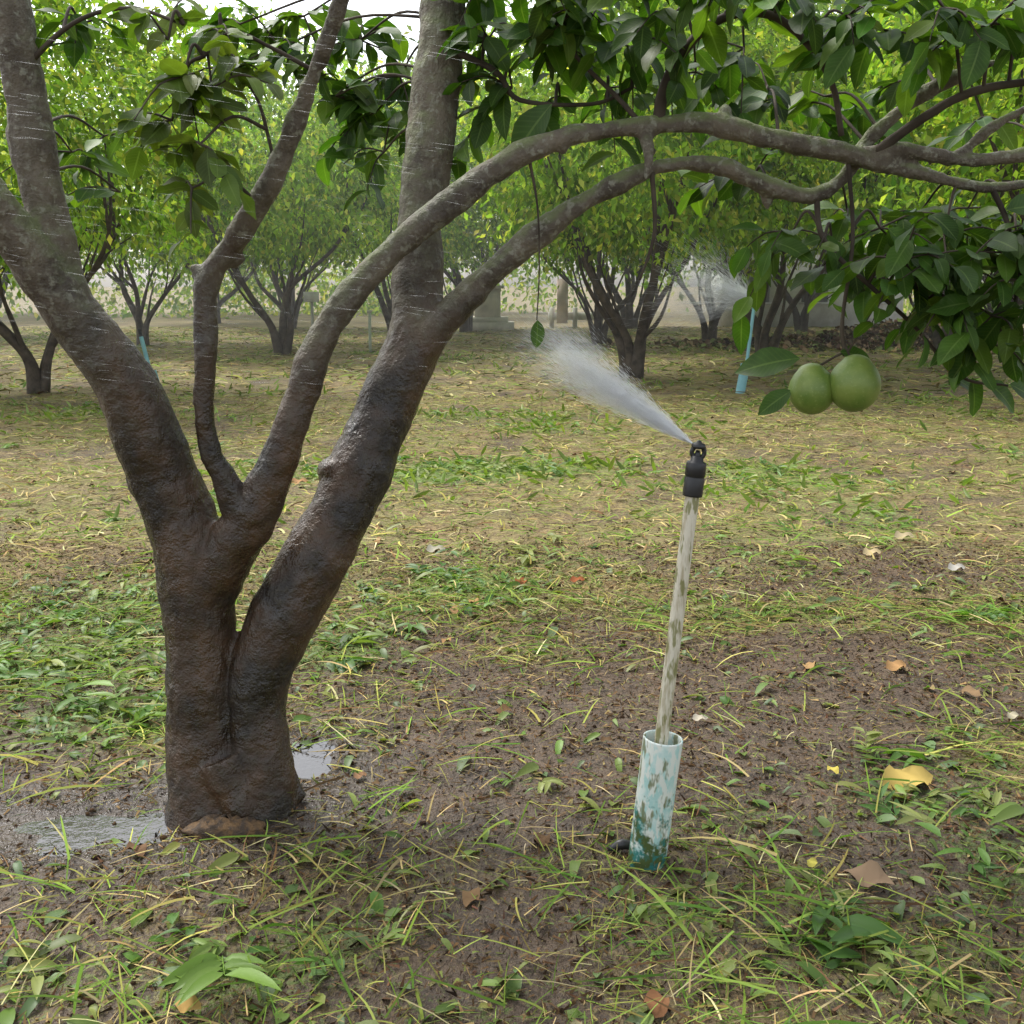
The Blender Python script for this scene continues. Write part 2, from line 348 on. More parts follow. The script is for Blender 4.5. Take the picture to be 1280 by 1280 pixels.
x,y=samp(26000,6,30); k=(rng.random(len(x))<green(x,y)); x,y=x[k],y[k]; n=len(x)
A.add(WT[2],np.c_[x,y,hz(x,y)],frames(np.c_[rng.normal(0,.8,n),rng.normal(0,.8,n),np.ones(n)*.5],np.tile([0,1.,0],(n,1))),0.06+0.08*rng.random(n),pal(n,[(0.12,0.19,0.03),(0.17,0.23,0.05)],.15))
obj("weeds",A.mesh("weeds",M_weed))
# fallen leaves
A=Acc(); FL=leaf_T(0.28,7,0.25,0.12,0.85,0.5)
spec=[(1135,985,0.16,(0.45,0.33,0.10),0.3),(1120,840,0.09,(0.34,0.20,0.09),0.4),(592,757,0.07,(0.30,0.19,0.08),2),(1090,695,0.10,(0.40,0.32,0.18),.2),(1130,676,0.11,(0.34,0.28,.17),.1),(652,738,0.09,(0.24,0.09,0.04),1),(722,730,.07,(0.25,.09,.04),.2),
 (1085,1110,0.11,(0.20,0.14,0.09),2.6),(820,1262,0.08,(0.2,0.10,0.05),1.4),(235,1272,0.06,(0.34,0.22,0.08),2.8),(1015,1085,0.04,(0.40,0.36,0.08),.8),(1040,975,0.05,(0.42,0.35,0.08),1.7),(875,905,.05,(.4,.36,.28),.1),(545,690,.10,(.32,.30,.23),.3),(375,603,.12,(.34,.2,.1),.5),(1195,720,.09,(.34,.32,.28),.2),(1265,910,.05,(.4,.36,.25),.5)]
for px,py,L,c,a in spec:
    g=G(px,py); d_=np.array([[math.cos(a),math.sin(a),0.12]]); A.add(FL,np.array([[g[0]-math.cos(a)*L/2,g[1]-math.sin(a)*L/2,float(hz(g[0],g[1]))+0.018]]),frames(d_,np.array([[0.1,-0.35,1.]])),np.array([L]),np.array([c]))
x,y=samp(420,1.6,16); n=len(x)
A.add(FL,np.c_[x,y,hz(x,y)+0.012],flatR(n,0.1),0.03+0.05*rng.random(n),pal(n,[(0.22,0.14,0.07),(0.16,0.10,0.055),(0.22,0.17,0.09),(0.12,0.08,0.045)],.2))
obj("fallen_leaves",A.mesh("fallen_leaves",M_litter))
# clod near trunk
g=G(283,1042); Vc=[]; ph=np.arange(16)*math.pi/8
for i in range(9):
    f=i/8
    for a in ph:
        r=math.cos(f*1.5)*(1+0.35*(rng.random()-.5)); Vc.append((g[0]+math.cos(a)*0.10*r,g[1]+math.sin(a)*0.05*r,float(hz(g[0],g[1]))-0.012+0.045*math.sin(f*1.5)*(1+.4*(rng.random()-.5))))
Qc=[(i*16+k,i*16+(k+1)%16,(i+1)*16+(k+1)%16,(i+1)*16+k) for i in range(8) for k in range(16)]
t=NT("clod"); p=t.pos(); M_clod=t.fin(t.bsdf(t.mix(t.ramp(t.noise(30,5,p),[(0.45,0),(0.62,1)]),(0.05,0.033,0.02),(0.14,0.08,0.032)),0.85,t.bump(t.noise(90,5,p),.8,.01)).outputs[0])
obj("soil_clod",mkmesh("soil_clod",Vc,np.array(Qc),mat=M_clod))
# ------------------------------------------------------------------ MAIN TREE
tree=empty("pomelo_tree",(TREE[0],TREE[1],0))
def child(o,par):
    o.parent=par; o.matrix_parent_inverse=Matrix.Translation(par.location).inverted()
LIMBS={
'A':[(268,1030,2.60,130),(262,985,2.61,110),(256,900,2.63,94),(250,800,2.64,90),(242,700,2.65,94),(206,600,2.64,86),(168,500,2.60,80),(118,425,2.56,68),(70,365,2.52,64),(18,290,2.46,62),(-40,215,2.4,58)],
'A2':[(92,395,2.53,58),(66,310,2.54,54),(46,200,2.54,54),(26,90,2.52,52),(5,-20,2.5,50),(-10,-120,2.5,46)],
'B':[(258,735,2.64,80),(288,685,2.62,70),(325,630,2.60,56),(355,560,2.60,48),(378,490,2.61,44),(398,430,2.62,42),(440,365,2.64,38),(490,315,2.65,33),(550,265,2.66,33),(610,218,2.67,31),(670,184,2.68,28),(740,164,2.69,26),(810,158,2.70,25),(880,154,2.70,24),(960,172,2.70,26),(1040,188,2.70,24),(1110,205,2.70,22),(1180,225,2.71,18),(1240,235,2.72,16),(1320,222,2.74,14)],
'B2':[(1070,195,2.7,20),(1130,188,2.69,18),(1200,200,2.68,17),(1260,196,2.66,15),(1330,180,2.64,13)],
'C':[(305,650,2.60,42),(280,600,2.58,32),(257,540,2.57,28),(256,440,2.57,29),(260,350,2.58,34),(300,293,2.56,32),(345,210,2.50,28),(385,110,2.45,27),(420,20,2.40,26),(445,-70,2.35,24)],
'C2':[(264,355,2.58,24),(240,330,2.585,15)],
'D':[(332,1030,2.58,90),(329,980,2.59,80),(322,900,2.61,70),(325,845,2.62,78),(352,775,2.64,90),(395,700,2.67,88),(435,620,2.71,80),(470,540,2.75,74),(498,475,2.78,74),(520,420,2.80,72),(522,340,2.83,62),(530,240,2.86,59),(543,140,2.89,60),(552,40,2.91,60),(557,-70,2.94,56)],
'E':[(515,445,2.78,60),(560,395,2.76,42),(610,345,2.74,34),(680,286,2.72,30),(750,240,2.72,26),(830,208,2.73,25),(900,208,2.74,22),(960,232,2.75,20),(1015,245,2.75,20),(1055,220,2.74,18),(1090,170,2.73,16),(1150,120,2.72,15),(1220,86,2.70,14),(1320,58,2.68,13)],
'R1':[(290,960,2.60,80),(232,998,2.57,40),(210,1018,2.55,20)],'R2':[(320,950,2.62,76),(360,985,2.62,38),(382,998,2.62,14)],'R3':[(280,950,2.56,70),(300,1010,2.52,44),(310,1032,2.50,18)],
'K1':[(1180,205,2.69,14),(1215,180,2.68,13),(1245,155,2.66,13),(1320,118,2.64,12)],
'K2':[(806,165,2.70,20),(812,200,2.68,16),(806,225,2.67,9)],
}
VV=[];QQ=[];n0=0; SK=[]
for k,L in LIMBS.items():
    pts=[P(a,b,d) for a,b,d,w_ in L]; rad=[w_/2/F*PS(a,b,d) for a,b,d,w_ in L]
    V,Q=tube(pts,rad,16,6); VV.append(V);QQ.append(Q+n0);n0+=len(V)
    if k[0] in 'ABCEDK': SK+= [V[i*16:(i+1)*16].mean(0) for i in range((len(V)-2)//16)]
# short knots and pruned stubs
for px,py,d,w_,ax_ in [(246,690,2.60,26,(0,-1,.2)),(415,590,2.685,22,(.2,-1,.3)),(470,335,2.62,12,(0,-.6,.8)),(700,172,2.66,12,(.2,-.3,-1)),(905,157,2.69,12,(0,-.3,1)),(960,240,2.74,10,(0,-.2,-1)),(372,505,2.60,12,(1,-.6,0)),(545,200,2.86,14,(1,-.5,0)),(290,330,2.56,11,(1,-.3,.4))]:
    p0=P(px,py,d+.03); r=w_/2/F*PS(px,py,d); e=p0+nrm(np.array(ax_,float))*(.03+r*1.2); V,Q=tube([p0,(p0+e)/2,e],[r*1.7,r*1.3,r*.7],12,3); VV.append(V);QQ.append(Q+n0);n0+=len(V)
tw=mkmesh("trunk_and_limbs",np.vstack(VV),np.vstack(QQ),mat=M_bark); o=obj("trunk_and_limbs",tw); child(o,tree)
md=o.modifiers.new("r","REMESH"); md.mode='VOXEL'; md.voxel_size=0.006; md.use_smooth_shade=True
sm=o.modifiers.new("s","SMOOTH"); sm.factor=0.6; sm.iterations=7
for sc_,st_ in ((0.16,0.024),(0.05,0.008),(0.018,0.0035)):
    tx=bpy.data.textures.new("b","CLOUDS"); tx.noise_scale=sc_; tx.noise_depth=2; dm=o.modifiers.new("d","DISPLACE"); dm.texture=tx; dm.strength=st_; dm.mid_level=0.5
SK=np.array(SK)
TW=[[(822,155,2.7,16),(832,105,2.7,14),(862,55,2.69,12),(905,22,2.68,11),(960,18,2.66,10),(1005,50,2.65,9),(1040,105,2.65,8),(1052,170,2.66,7)],
[(905,22,2.68,9),(925,-10,2.68,8),(950,-60,2.7,7)],
[(1095,190,2.69,13),(1150,150,2.66,12),(1215,115,2.64,11),(1310,98,2.62,9)],
[(1020,240,2.75,8),(1030,300,2.72,7),(1085,355,2.7,6),(1140,405,2.69,5),(1200,470,2.68,4),(1260,482,2.68,3)],
[(1060,200,2.70,6),(1066,300,2.70,5),(1053,400,2.70,5),(1056,445,2.70,6)],
[(560,60,2.88,9),(620,90,2.84,8),(650,125,2.8,6),(740,130,2.78,5),(790,110,2.76,4)],
[(1240,235,2.72,8),(1262,290,2.7,6),(1270,380,2.68,5),(1250,440,2.68,4)],
[(660,190,2.68,5),(672,260,2.68,2.5),(674,340,2.69,1.8),(671,400,2.7,1.5)],
[(806,160,2.7,8),(770,120,2.72,6),(720,70,2.74,5),(690,20,2.75,4)],
[(395,90,2.45,6),(340,60,2.42,5),(290,40,2.4,4),(255,70,2.38,3)],
[(345,210,2.5,5),(320,120,2.48,4),(285,90,2.46,3)],
[(25,90,2.52,8),(90,30,2.48,6),(160,10,2.45,5),(230,30,2.42,4)],
[(1100,370,2.7,4),(1060,440,2.69,3)],
[(815,215,2.72,7),(818,290,2.72,5),(800,350,2.73,3)],
]
TA=Acc()
for L in TW:
    pts=[P(a,b,d) for a,b,d,w_ in L]; rad=[max(w_,1.6)/2/F*PS(a,b,d) for a,b,d,w_ in L]
    V,Q=tube(pts,rad,8,6,0.15); TA.raw(V,Q,(0.05,0.05,0.03)); SK=np.vstack([SK,[V[i*8:(i+1)*8].mean(0) for i in range((len(V)-2)//8)]])
# leaf clusters
LT=[leaf_T(0.25,7,0.25,0.22,0.95,0.12),leaf_T(0.22,7,0.35,0.4,0.95,0.1),leaf_T(0.28,7,0.12,0.1,0.9,0.2)]
LA=Acc()
dark=[(0.038,0.088,0.012),(0.054,0.115,0.015),(0.085,0.15,0.018),(0.040,0.08,0.016)]
olive=[(0.085,0.13,0.02),(0.065,0.105,0.018),(0.11,0.15,0.03)]
def twig(base,d,ln,cols,nl,size):
    d=d/np.linalg.norm(d); mid=base+d*ln*.5+np.array([0,0,.01]); end=base+d*ln+np.array([0,0,-ln*0.18])
    V,Q=tube([base,mid,end],[0.0028,0.0022,0.0012],5,3,caps=False); TA.raw(V,Q,(0.05,0.08,0.03))
    t_=np.linspace(0.12,1,nl); pos=np.where(t_[:,None]<.5,base+(mid-base)*t_[:,None]*2,mid+(end-mid)*(t_[:,None]*2-1))
    side=nrm(np.cross(d,[0,0,1.])+1e-6); s=np.where(np.arange(nl)%2,1,-1)[:,None]
    dd=d*0.5+side*s*(0.5+0.5*rng.random((nl,1)))+rng.normal(0,.3,(nl,3)); dd[:,2]-=0.1+0.6*rng.random(nl)
    up=np.c_[rng.normal(0,.45,nl),rng.normal(0,.45,nl)-.25,np.ones(nl)]
    L=size*(0.6+0.55*rng.random(nl)); q=rng.integers(0,3,nl); c=pal(nl,cols,.18); R=frames(dd,up)
    for j in range(3):
        m=q==j; LA.add(LT[j],pos[m],R[m],L[m],c[m])
def cluster(c,nt_,rad,cols=dark,size=0.10,nl=6,link=True,down=0.2):
    c=np.asarray(c)
    if link:
        i=np.argmin(np.linalg.norm(SK-c,axis=1)); s=SK[i]; m=(s+c)/2+np.array([0,0,0.04])
        V,Q=tube([s,m,c],[0.0045,0.0035,0.0025],6,5,caps=False); TA.raw(V,Q,(0.05,0.06,0.03))
    for _ in range(nt_):
        d=rng.normal(0,1,3); d[2]=d[2]*.5-down; twig(c,d,rad*(0.6+0.7*rng.random()),cols,nl,size)
CL=[(450,50,3.15,5),(500,95,3.2,5),(470,140,3.2,4),(430,110,3.2,4),(350,60,3.2,4),(380,20,3.2,5),(300,30,3.2,3),(610,50,2.85,5),(640,110,2.85,4),(690,60,2.8,5),(740,20,2.75,5),(760,110,2.9,3),(700,120,2.95,2),(790,60,2.75,4),(680,-10,2.7,6),(610,-10,2.9,5),(760,-30,2.6,5),
(840,20,2.7,4),(870,90,2.95,3),(930,60,2.85,3),(900,-20,2.55,5),(980,-10,2.6,5),(960,110,2.95,3),(1060,20,2.6,5),(1030,120,2.9,2),(1120,40,2.65,4),(1180,10,2.5,5),(1240,30,2.5,5),(1270,50,2.6,3),(1130,100,2.95,2),(990,130,3.0,2),
(940,225,2.95,3),(990,290,2.8,3),(1040,300,2.8,4),(1100,285,2.75,5),(1130,325,2.6,5),(1180,295,2.7,5),(1230,315,2.6,5),(1270,290,2.6,5),(1275,350,2.55,5),(1190,375,2.6,4),(1240,395,2.65,4),(1110,350,2.75,2),(1150,265,2.95,3),(1240,430,2.65,2),(1210,260,2.9,3),(1275,300,2.8,4),(1060,270,2.95,2),(1200,340,2.85,4),(1250,150,3.0,2)]
for px,py,d,nt_ in CL: cluster(P(px,py,d),nt_,0.16)
for px,py,d,nt_ in [(230,95,2.35,4),(265,110,2.4,4),(210,50,2.4,2),(250,180,2.38,3),(215,150,2.42,3),(275,40,2.4,2),(100,30,2.6,3),(290,90,2.5,3),(240,235,2.38,2)]: cluster(P(px,py,d),nt_,0.11,olive if px>200 else dark,0.08)
for px,py,d,nt_ in [(90,190,2.9,2),(130,170,3.0,2),(480,190,3.1,3),(420,120,3.1,2),(150,240,3,1)]: cluster(P(px,py,d),nt_,0.13,dark,0.09)
for px,py,a,L in [(1000,448,math.pi,0.155),(990,488,math.pi+.5,0.10),(1050,440,0.0,0.09),(1185,470,-.2,0.08),(1215,472,-1.2,0.105),(1235,478,-.5,0.12),(1262,480,-.3,0.12),(1250,440,.2,.1),(690,130,-2.4,0.16),(672,400,-1.57,0.07),(1258,262,.3,.14),(1110,285,-.6,.14)]:
    dd=np.array([[math.cos(a),0.15,math.sin(a)-0.12]]); LA.add(LT[0],P(px,py,2.69)[None],frames(dd,np.array([[0.1,-0.75,.6]])),np.array([L]),np.array([(0.045,0.09,0.02)]))
# unseen upper crown
for _ in range(42):
    a=rng.random()*6.28; r=0.4+2.2*rng.random()**.6; c=np.array([-0.3+r*math.cos(a),2.9+r*0.9*math.sin(a),2.75+1.3*rng.random()])
    if c[2]<2.2+0.35*c[1]-0.3 and c[1]>1.5: c[2]=2.3+0.4*c[1]
    cluster(c,4,0.22,dark,0.11,6,link=True)
o=obj("foliage",LA.mesh("foliage",M_leaf)); child(o,tree)
o=obj("twigs",TA.mesh("twigs",M_barkbg)); child(o,tree)
# fruit
t=NT("pomelo_peel"); p=t.pos(); pc=t.mix(t.ramp(t.noise(14,4,p),[(0.35,0),(0.65,1)]),(0.10,0.17,0.025),(0.175,0.235,0.045))
pc=t.mix(t.ramp(t.noise(160,2,p),[(0.6,0),(0.7,.5)]),pc,(0.24,0.30,0.09))
M_fruit=t.fin(t.bsdf(pc,0.45,t.bump(t.noise(260,2,p),0.35,0.002)).outputs[0])
for px,py,w_ in [(1015,487,58),(1068,480,64)]:
    c=P(px,py,2.70 if px<1040 else 2.67); R_=w_/2/F*PS(px,py,2.7); prof=[]
    for i in range(25):
        f=math.pi*i/24; z=-math.cos(f); r=math.sin(f)*(1-0.08*max(z,0)); prof.append((R_*max(r,0.001),R_*(z*1.08+(0.06 if z>0.8 else 0)-0.0)))
    tilt=np.array([(-0.12 if px<1040 else 0.05),0,1.])
    V,Q=lathe(c,c+tilt,prof,28); o=obj("pomelo_fruit",mkmesh("pomelo_fruit",V,Q,mat=M_fruit)); child(o,tree)
V,Q=tube([P(1056,440,2.7),P(1040,448,2.7),P(1020,460,2.7)],[.003,.003,.003],6,3); o=obj("fruit_stalk",mkmesh("fruit_stalk",V,Q,mat=M_barkbg)); child(o,tree)
V,Q=tube([P(1056,430,2.7),P(1062,445,2.69),P(1067,455,2.68)],[.003,.003,.003],6,3); o=obj("fruit_stalk",mkmesh("fruit_stalk",V,Q,mat=M_barkbg)); child(o,tree)
# ------------------------------------------------------------------ SPRINKLERS
t=NT("worn_blue_pvc"); p=t.pos(); sz=t.n('ShaderNodeSeparateXYZ'); t.l(p,sz.inputs[0])
c=t.mix(t.ramp(t.noise(22,6,p),[(0.42,0),(0.58,1)]),(0.36,0.56,0.53),(0.58,0.66,0.62))
c=t.mix(t.ramp(t.noise(1,6,t.mapping(p,(55,55,20))),[(0.46,0),(0.52,0.9)]),c,(0.64,0.66,0.60))
lowm=t.ramp(t.math('ADD',sz.outputs[2],t.math('MULTIPLY',t.math('SUBTRACT',t.noise(26,6,p,0.75),0.5),0.75)),[(0.04,1),(0.14,0)])
c=t.mix(lowm,c,t.mix(t.ramp(t.noise(34,3,p),[(.45,0),(.55,1)]),(0.06,0.09,0.025),(0.03,0.17,0.15)))
c=t.mix(t.ramp(t.noise(1,6,t.mapping(p,(42,42,13))),[(0.57,0),(0.63,0.85)]),c,(0.13,0.14,0.05))
M_pvc=t.fin(t.bsdf(c,0.45,t.bump(t.noise(90,4,p),0.2,0.002)).outputs[0])
t=NT("dirty_riser"); p=t.pos(); c=t.mix(t.ramp(t.noise(1,5,t.mapping(p,(90,90,16))),[(0.35,0),(0.55,1)]),(0.38,0.33,0.22),(0.60,0.56,0.45))
c=t.mix(t.ramp(t.noise(1,6,t.mapping(p,(70,70,16))),[(0.53,0),(0.60,0.85)]),c,(0.17,0.17,0.05)); M_riser=t.fin(t.bsdf(c,0.5,t.bump(t.noise(120,4,p),0.3,0.002)).outputs[0])
t=NT("black_plastic"); M_black=t.fin(t.bsdf((0.014,0.014,0.015),0.4,t.bump(t.noise(200,2,t.pos()),.2,.001)).outputs[0])
t=NT("blue_pipe"); M_blue=t.fin(t.bsdf(t.mix(t.noise(12,4,t.pos()),(0.12,0.30,0.34),(0.22,0.45,0.48)),0.5).outputs[0])
def sprinkler(base,slv_top,riser0,top,near=True,s=1.0):
    e=empty("sprinkler",base); base=np.array(base)
    def part(nm,V,Q,m): o=obj(nm,mkmesh(nm,V,Q,mat=m)); child(o,e); return o
    L=np.linalg.norm(slv_top-base); R_=0.0435*s
    V,Q=lathe(base-nrm(slv_top-base)*0.05,slv_top,[(R_,0),(R_,.05+L*0.3),(R_*1.0,.05+L*.7),(R_*1.03,.05+L-0.003),(R_*1.02,.05+L),(R_*.94,.05+L),(R_*.92,.05+L-.003),(R_*.92,0.02)],40)
    part("sleeve",V,Q,M_pvc if near else M_blue)
    ax=nrm(top-riser0); LL=np.linalg.norm(top-riser0)
    V,Q=lathe(riser0,top,[(0.0155*s,0),(0.0155*s,LL*.5),(0.0155*s,LL-0.09)],20); part("riser_pipe",V,Q,M_riser if near else M_blue)
    a=riser0+ax*(LL-0.105)
    V,Q=lathe(a,top,[(0.0155,0),(0.021,.001),(0.0215,.004),(0.0215,.04),(.0205,.042),(.0205,.044),(.022,.046),(.0215,.072),(.020,.075),(.014,.077),(.0135,.088),(0.0001,.088)],24); part("adapter",V,Q,M_black)
    b=a+ax*.083; side=nrm(np.cross(ax,[0,1,0]))
    V,Q=tube([b-side*.008,b-side*.014+ax*.012,b-side*.008+ax*.03],[.005,.005,.0055],8,4); part("bridge_arm",V,Q,M_black)
    V,Q=tube([b+side*.006,b+side*.013+ax*.012,b+side*.006+ax*.03],[.005,.005,.0055],8,4); part("bridge_arm",V,Q,M_black)
    V,Q=lathe(b+ax*.020,b+ax,[(.0001,0),(.014,.001),(.016,.006),(.012,.012),(.006,.014),(.0045,.018),(.0001,.019)],20); part("deflector",V,Q,M_black)
    V,Q=lathe(b-ax*.005,b+ax,[(.007,0),(.007,.014),(.004,.022),(.0001,.022)],14); part("nozzle",V,Q,M_black)
    return e
gb=G(808,1078); d=gb[1]
bs=gb.copy(); bs[2]=float(hz(gb[0],gb[1]))-.005
sprinkler(bs,P(829,922,d),P(812,1040,d),P(873,560,d+0.01))
q=G(772,1066); V,Q=tube([q+[-.02,0,.005],q+[.01,.0,.022],q+[.045,.0,.012]],[.008,.013,.009],10,4,.1); obj("hose_fitting",mkmesh("hose_fitting",V,Q,mat=M_black))
g2=G(925,492); sprinkler(g2,P(932,455,g2[1]),P(930,480,g2[1]),P(944,372,g2[1]),False,1.3)
g3=G(194,484); sprinkler(g3,P(188,464,g3[1]),P(191,477,g3[1]),P(174,412,g3[1]),False,1.7)
# ------------------------------------------------------------------ WATER SPRAY
def dropmat(name,al):
    t=NT(name); b=t.n('ShaderNodeBsdfDiffuse'); b.inputs[0].default_value=(.85,.87,.88,1); tl=t.n('ShaderNodeBsdfTranslucent'); tl.inputs[0].default_value=(.9,.91,.92,1); ad=t.n('ShaderNodeAddShader'); t.l(b.outputs[0],ad.inputs[0]); t.l(tl.outputs[0],ad.inputs[1])
    tp=t.n('ShaderNodeBsdfTransparent'); m2=t.n('ShaderNodeMixShader'); m2.inputs[0].default_value=al; t.l(tp.outputs[0],m2.inputs[1]); t.l(ad.outputs[0],m2.inputs[2]); return t.fin(m2.outputs[0])
M_drop=dropmat("water_drops",.26); M_mistd=dropmat("drifting_water",.15)
def spindle_T():
    V=[(0,0,0),(0.5,0.5,0),(-0.25,0.5,0.43),(-0.25,0.5,-0.43),(0,1,0)]
    Q=[(0,1,4,2),(0,2,4,3),(0,3,4,1)]
    return np.array(V,float),np.array(Q),np.zeros((5,3))
def plume(name,O,T_,n,w1,ln,th,drop=0.25,core=.35,out=.05):
    O=np.array(O);T_=np.array(T_); ax=T_-O; L=np.linalg.norm(ax); ax/=L; s=nrm(np.cross(ax,[0,0,1.])); v=np.cross(s,ax)
    tt=rng.random(n)**1.1; wv=np.where(rng.random(n)<core,.4,1.0); a=rng.uniform(-1,1,n)*.75*wv+rng.normal(0,.12,n); b_=rng.normal(0,.5,n)*wv; tt=np.where(rng.random(n)<.15,tt*1.3,tt)
    st=rng.random(n)<.5; a=np.where(st,np.round(a*5)/5+rng.normal(0,.03,n),a)
    dirn=ax[None,:]+s[None,:]*(b_[:,None]*w1/L)+v[None,:]*(a[:,None]*w1/L)
    pos=O+dirn*(tt*L)[:,None]; pos[:,2]-=drop*tt**2*L*.5; dd=dirn.copy(); dd[:,2]-=drop*tt
    thv=th*(1.15-.6*np.clip(tt,0,1)); A=Acc(); A.add(spindle_T(),pos,frames(dd,np.tile([0.01,0,1.],(n,1))),np.c_[thv,ln*(0.4+rng.random(n)),thv],np.ones((n,3)))
    return A.mesh(name,M_drop)
NZ=P(868,556,d+.01)
sp=empty("water_spray",NZ)
o=obj("jet_drops",plume("jet_drops",NZ,P(700,446,d+0.40),17000,.085,.03,.0012,-0.03)); child(o,sp)
def mist_cone(name,O,T_,r0,r1,dens,noise=14,st=(1,.35,0)):
    V,Q=tube([O,O*.67+T_*.33,O*.33+T_*.67,T_],[r0,r0*.6+r1*.4,r0*.3+r1*.75,r1],16,3)
    t=NT(name); p=t.pos(); sub=t.n('ShaderNodeVectorMath',operation='DISTANCE'); t.l(p,sub.inputs[0]); sub.inputs[1].default_value=tuple(float(q) for q in O)
    L=float(np.linalg.norm(T_-O)); f=t.math('DIVIDE',sub.outputs['Value'],L); fo=t.ramp(f,[(0.0,st[0]),(0.45,st[1]),(0.98,st[2])])
    de=t.math('MULTIPLY',t.math('MULTIPLY',fo,t.ramp(t.noise(noise,2,p),[(0.38,0.0),(0.65,1)])),dens)
    vs=t.n('ShaderNodeVolumeScatter'); t.l(de,vs.inputs['Density']); vs.inputs['Color'].default_value=(1,1,1,1); vs.inputs['Anisotropy'].default_value=0.2
    t.l(vs.outputs[0],t.out.inputs['Volume']); o=obj(name,mkmesh(name,V,Q,mat=t.m)); return o
o=mist_cone("jet_mist",NZ,P(640,400,d+.5),.006,.10,7,16,(.6,.6,0)); child(o,sp)
N2=P(944,378,g2[1]); sp2=empty("water_spray",N2)
o=obj("jet_drops",plume("jet_drops",N2,P(860,345,g2[1]+.8),9000,.75,.12,.0042,.1)); child(o,sp2)
o=mist_cone("jet_mist",N2,P(820,370,g2[1]+1.0),.03,.5,2.2,2.5,(1,.8,0)); child(o,sp2)
# drifting droplets in front of the trunk
n=300; pos=np.array([P(a,b_,c_) for a,b_,c_ in zip(rng.random(n)**1.2*600-20,40+rng.random(n)*440,2.0+.45*rng.random(n))])
dd=np.c_[np.ones(n),rng.normal(0,.1,n),-0.12+rng.normal(0,.05,n)]; A=Acc()
A.add(spindle_T(),pos,frames(dd,np.tile([0,0,1.],(n,1))),np.c_[np.full(n,.0010),.02+.05*rng.random(n),np.full(n,.0010)],np.ones((n,3)))
o=obj("drifting_drops",A.mesh("drifting_drops",M_mistd)); child(o,sp)
# ------------------------------------------------------------------ ORCHARD TREES
BT=leaf_T(0.26,2,0.3,0.2,0.9)
bgc=[(0.14,0.235,0.035),(0.18,0.28,0.05),(0.09,0.17,0.03),(0.26,0.33,0.06),(0.38,0.40,0.10)]
def bg_tree(seed):
    global rng
    sv=rng; rng=np.random.default_rng(seed)
    W=Acc()
    ns=rng.integers(3,5)
    for i in range(ns):
        a=i*6.28/ns+rng.random()*.9; d=np.array([math.cos(a),math.sin(a),0]); r=0.07*(0.7+.5*rng.random()); j=rng.normal(0,.08,(4,3))
        p0=d*0.04; p1=d*0.16+[0,0,.5]; p2=d*(0.4+.3*rng.random())+[0,0,1.2]; p3=d*(0.8+.5*rng.random())+[0,0,2.1]; p4=d*(1.2+.5*rng.random())+[0,0,3.4]
        V,Q=tube([p0-[0,0,.1],p1+j[0]*.5,p2+j[1],p3+j[2],p4],[r*1.7,r,r*.75,r*.5,r*.2],9,5,.1); W.raw(V,Q,(.05,.05,.05))
        for k in range(4):
            s=[p1+j[0]*.5,p2+j[1],p2+j[1],p3+j[2]][k]; a2=a+rng.normal(0,.9); e=s+np.array([math.cos(a2)*(.4+.6*rng.random()),math.sin(a2)*(.4+.6*rng.random()),.9+.8*rng.random()])
            V,Q=tube([s,(s+e)/2+rng.normal(0,.1,3),e],[r*.5,r*.32,r*.12],7,4,.1); W.raw(V,Q,(.05,.05,.05))
    A=Acc(); nc=200
    lob=rng.random(7)*.4+.82
    for i in range(nc):
        v=nrm(rng.normal(0,1,3)); an=(math.atan2(v[1],v[0])/6.283*7)%7; lb=lob[int(an)%7]
        rr=0.4+.6*rng.random()**.5; c=np.array([0,0,3.6])+v*rr*lb*np.array([2.6,2.6,2.1])
        zmin=float(1.5+0.65*vn(np.array(c[0]*1.3+seed),np.array(c[1]*1.3)))
        if c[2]<zmin: c[2]=zmin+.4*rng.random()
        n=60+rng.integers(0,60); pos=c+rng.normal(0,1,(n,3))*[.26,.26,.21]
        dd=rng.normal(0,.7,(n,3))+v*.5; dd[:,2]-=.5
        tint=0.55+.9*rng.random(); A.add(BT,pos,frames(dd,np.c_[rng.normal(0,.5,(n,2)),np.ones(n)]),0.09+.07*rng.random(n),pal(n,bgc,.15,[.3,.28,.2,.14,.08])*tint)
    rng=sv
    return W.mesh("stems",M_barkbg),A.mesh("crown",M_leafbg)
VAR=[bg_tree(100+i) for i in range(5)]
def place(x,y,s=1,rot=0,v=0,sz=1):
    e=empty("pomelo_tree",(x,y,0)); e.rotation_euler[2]=rot; e.scale=(s,s,s*sz)
    obj("stems",VAR[v][0],e); obj("crown",VAR[v][1],e)
for a in [(-5.7,13.4,.9,0.5,0),(-7.9,24,1,2,1),(-4.3,21,1,1,2),(1.7,15.7,1.0,0.3,3),(1.9,24.5,1,4,0),(4.4,25,1.1,5,1),(7.4,19,1.1,1,4),(6.3,12.0,1.0,3,0),(-1.3,31,1.2,2,3),(-11.5,17,1,3,3),(-13,28,1.1,1,1),(10.5,24,1.2,2,3),(8,31,1.2,0,2),(3.5,33,1.3,1,4),(-6.5,33,1.1,1,0),(-10,38,1.1,0,2),(-2.6,25.5,1,0,4),(13,30,1.3,3,1),(4.2,18.5,1.1,2,1)]: place(*a)
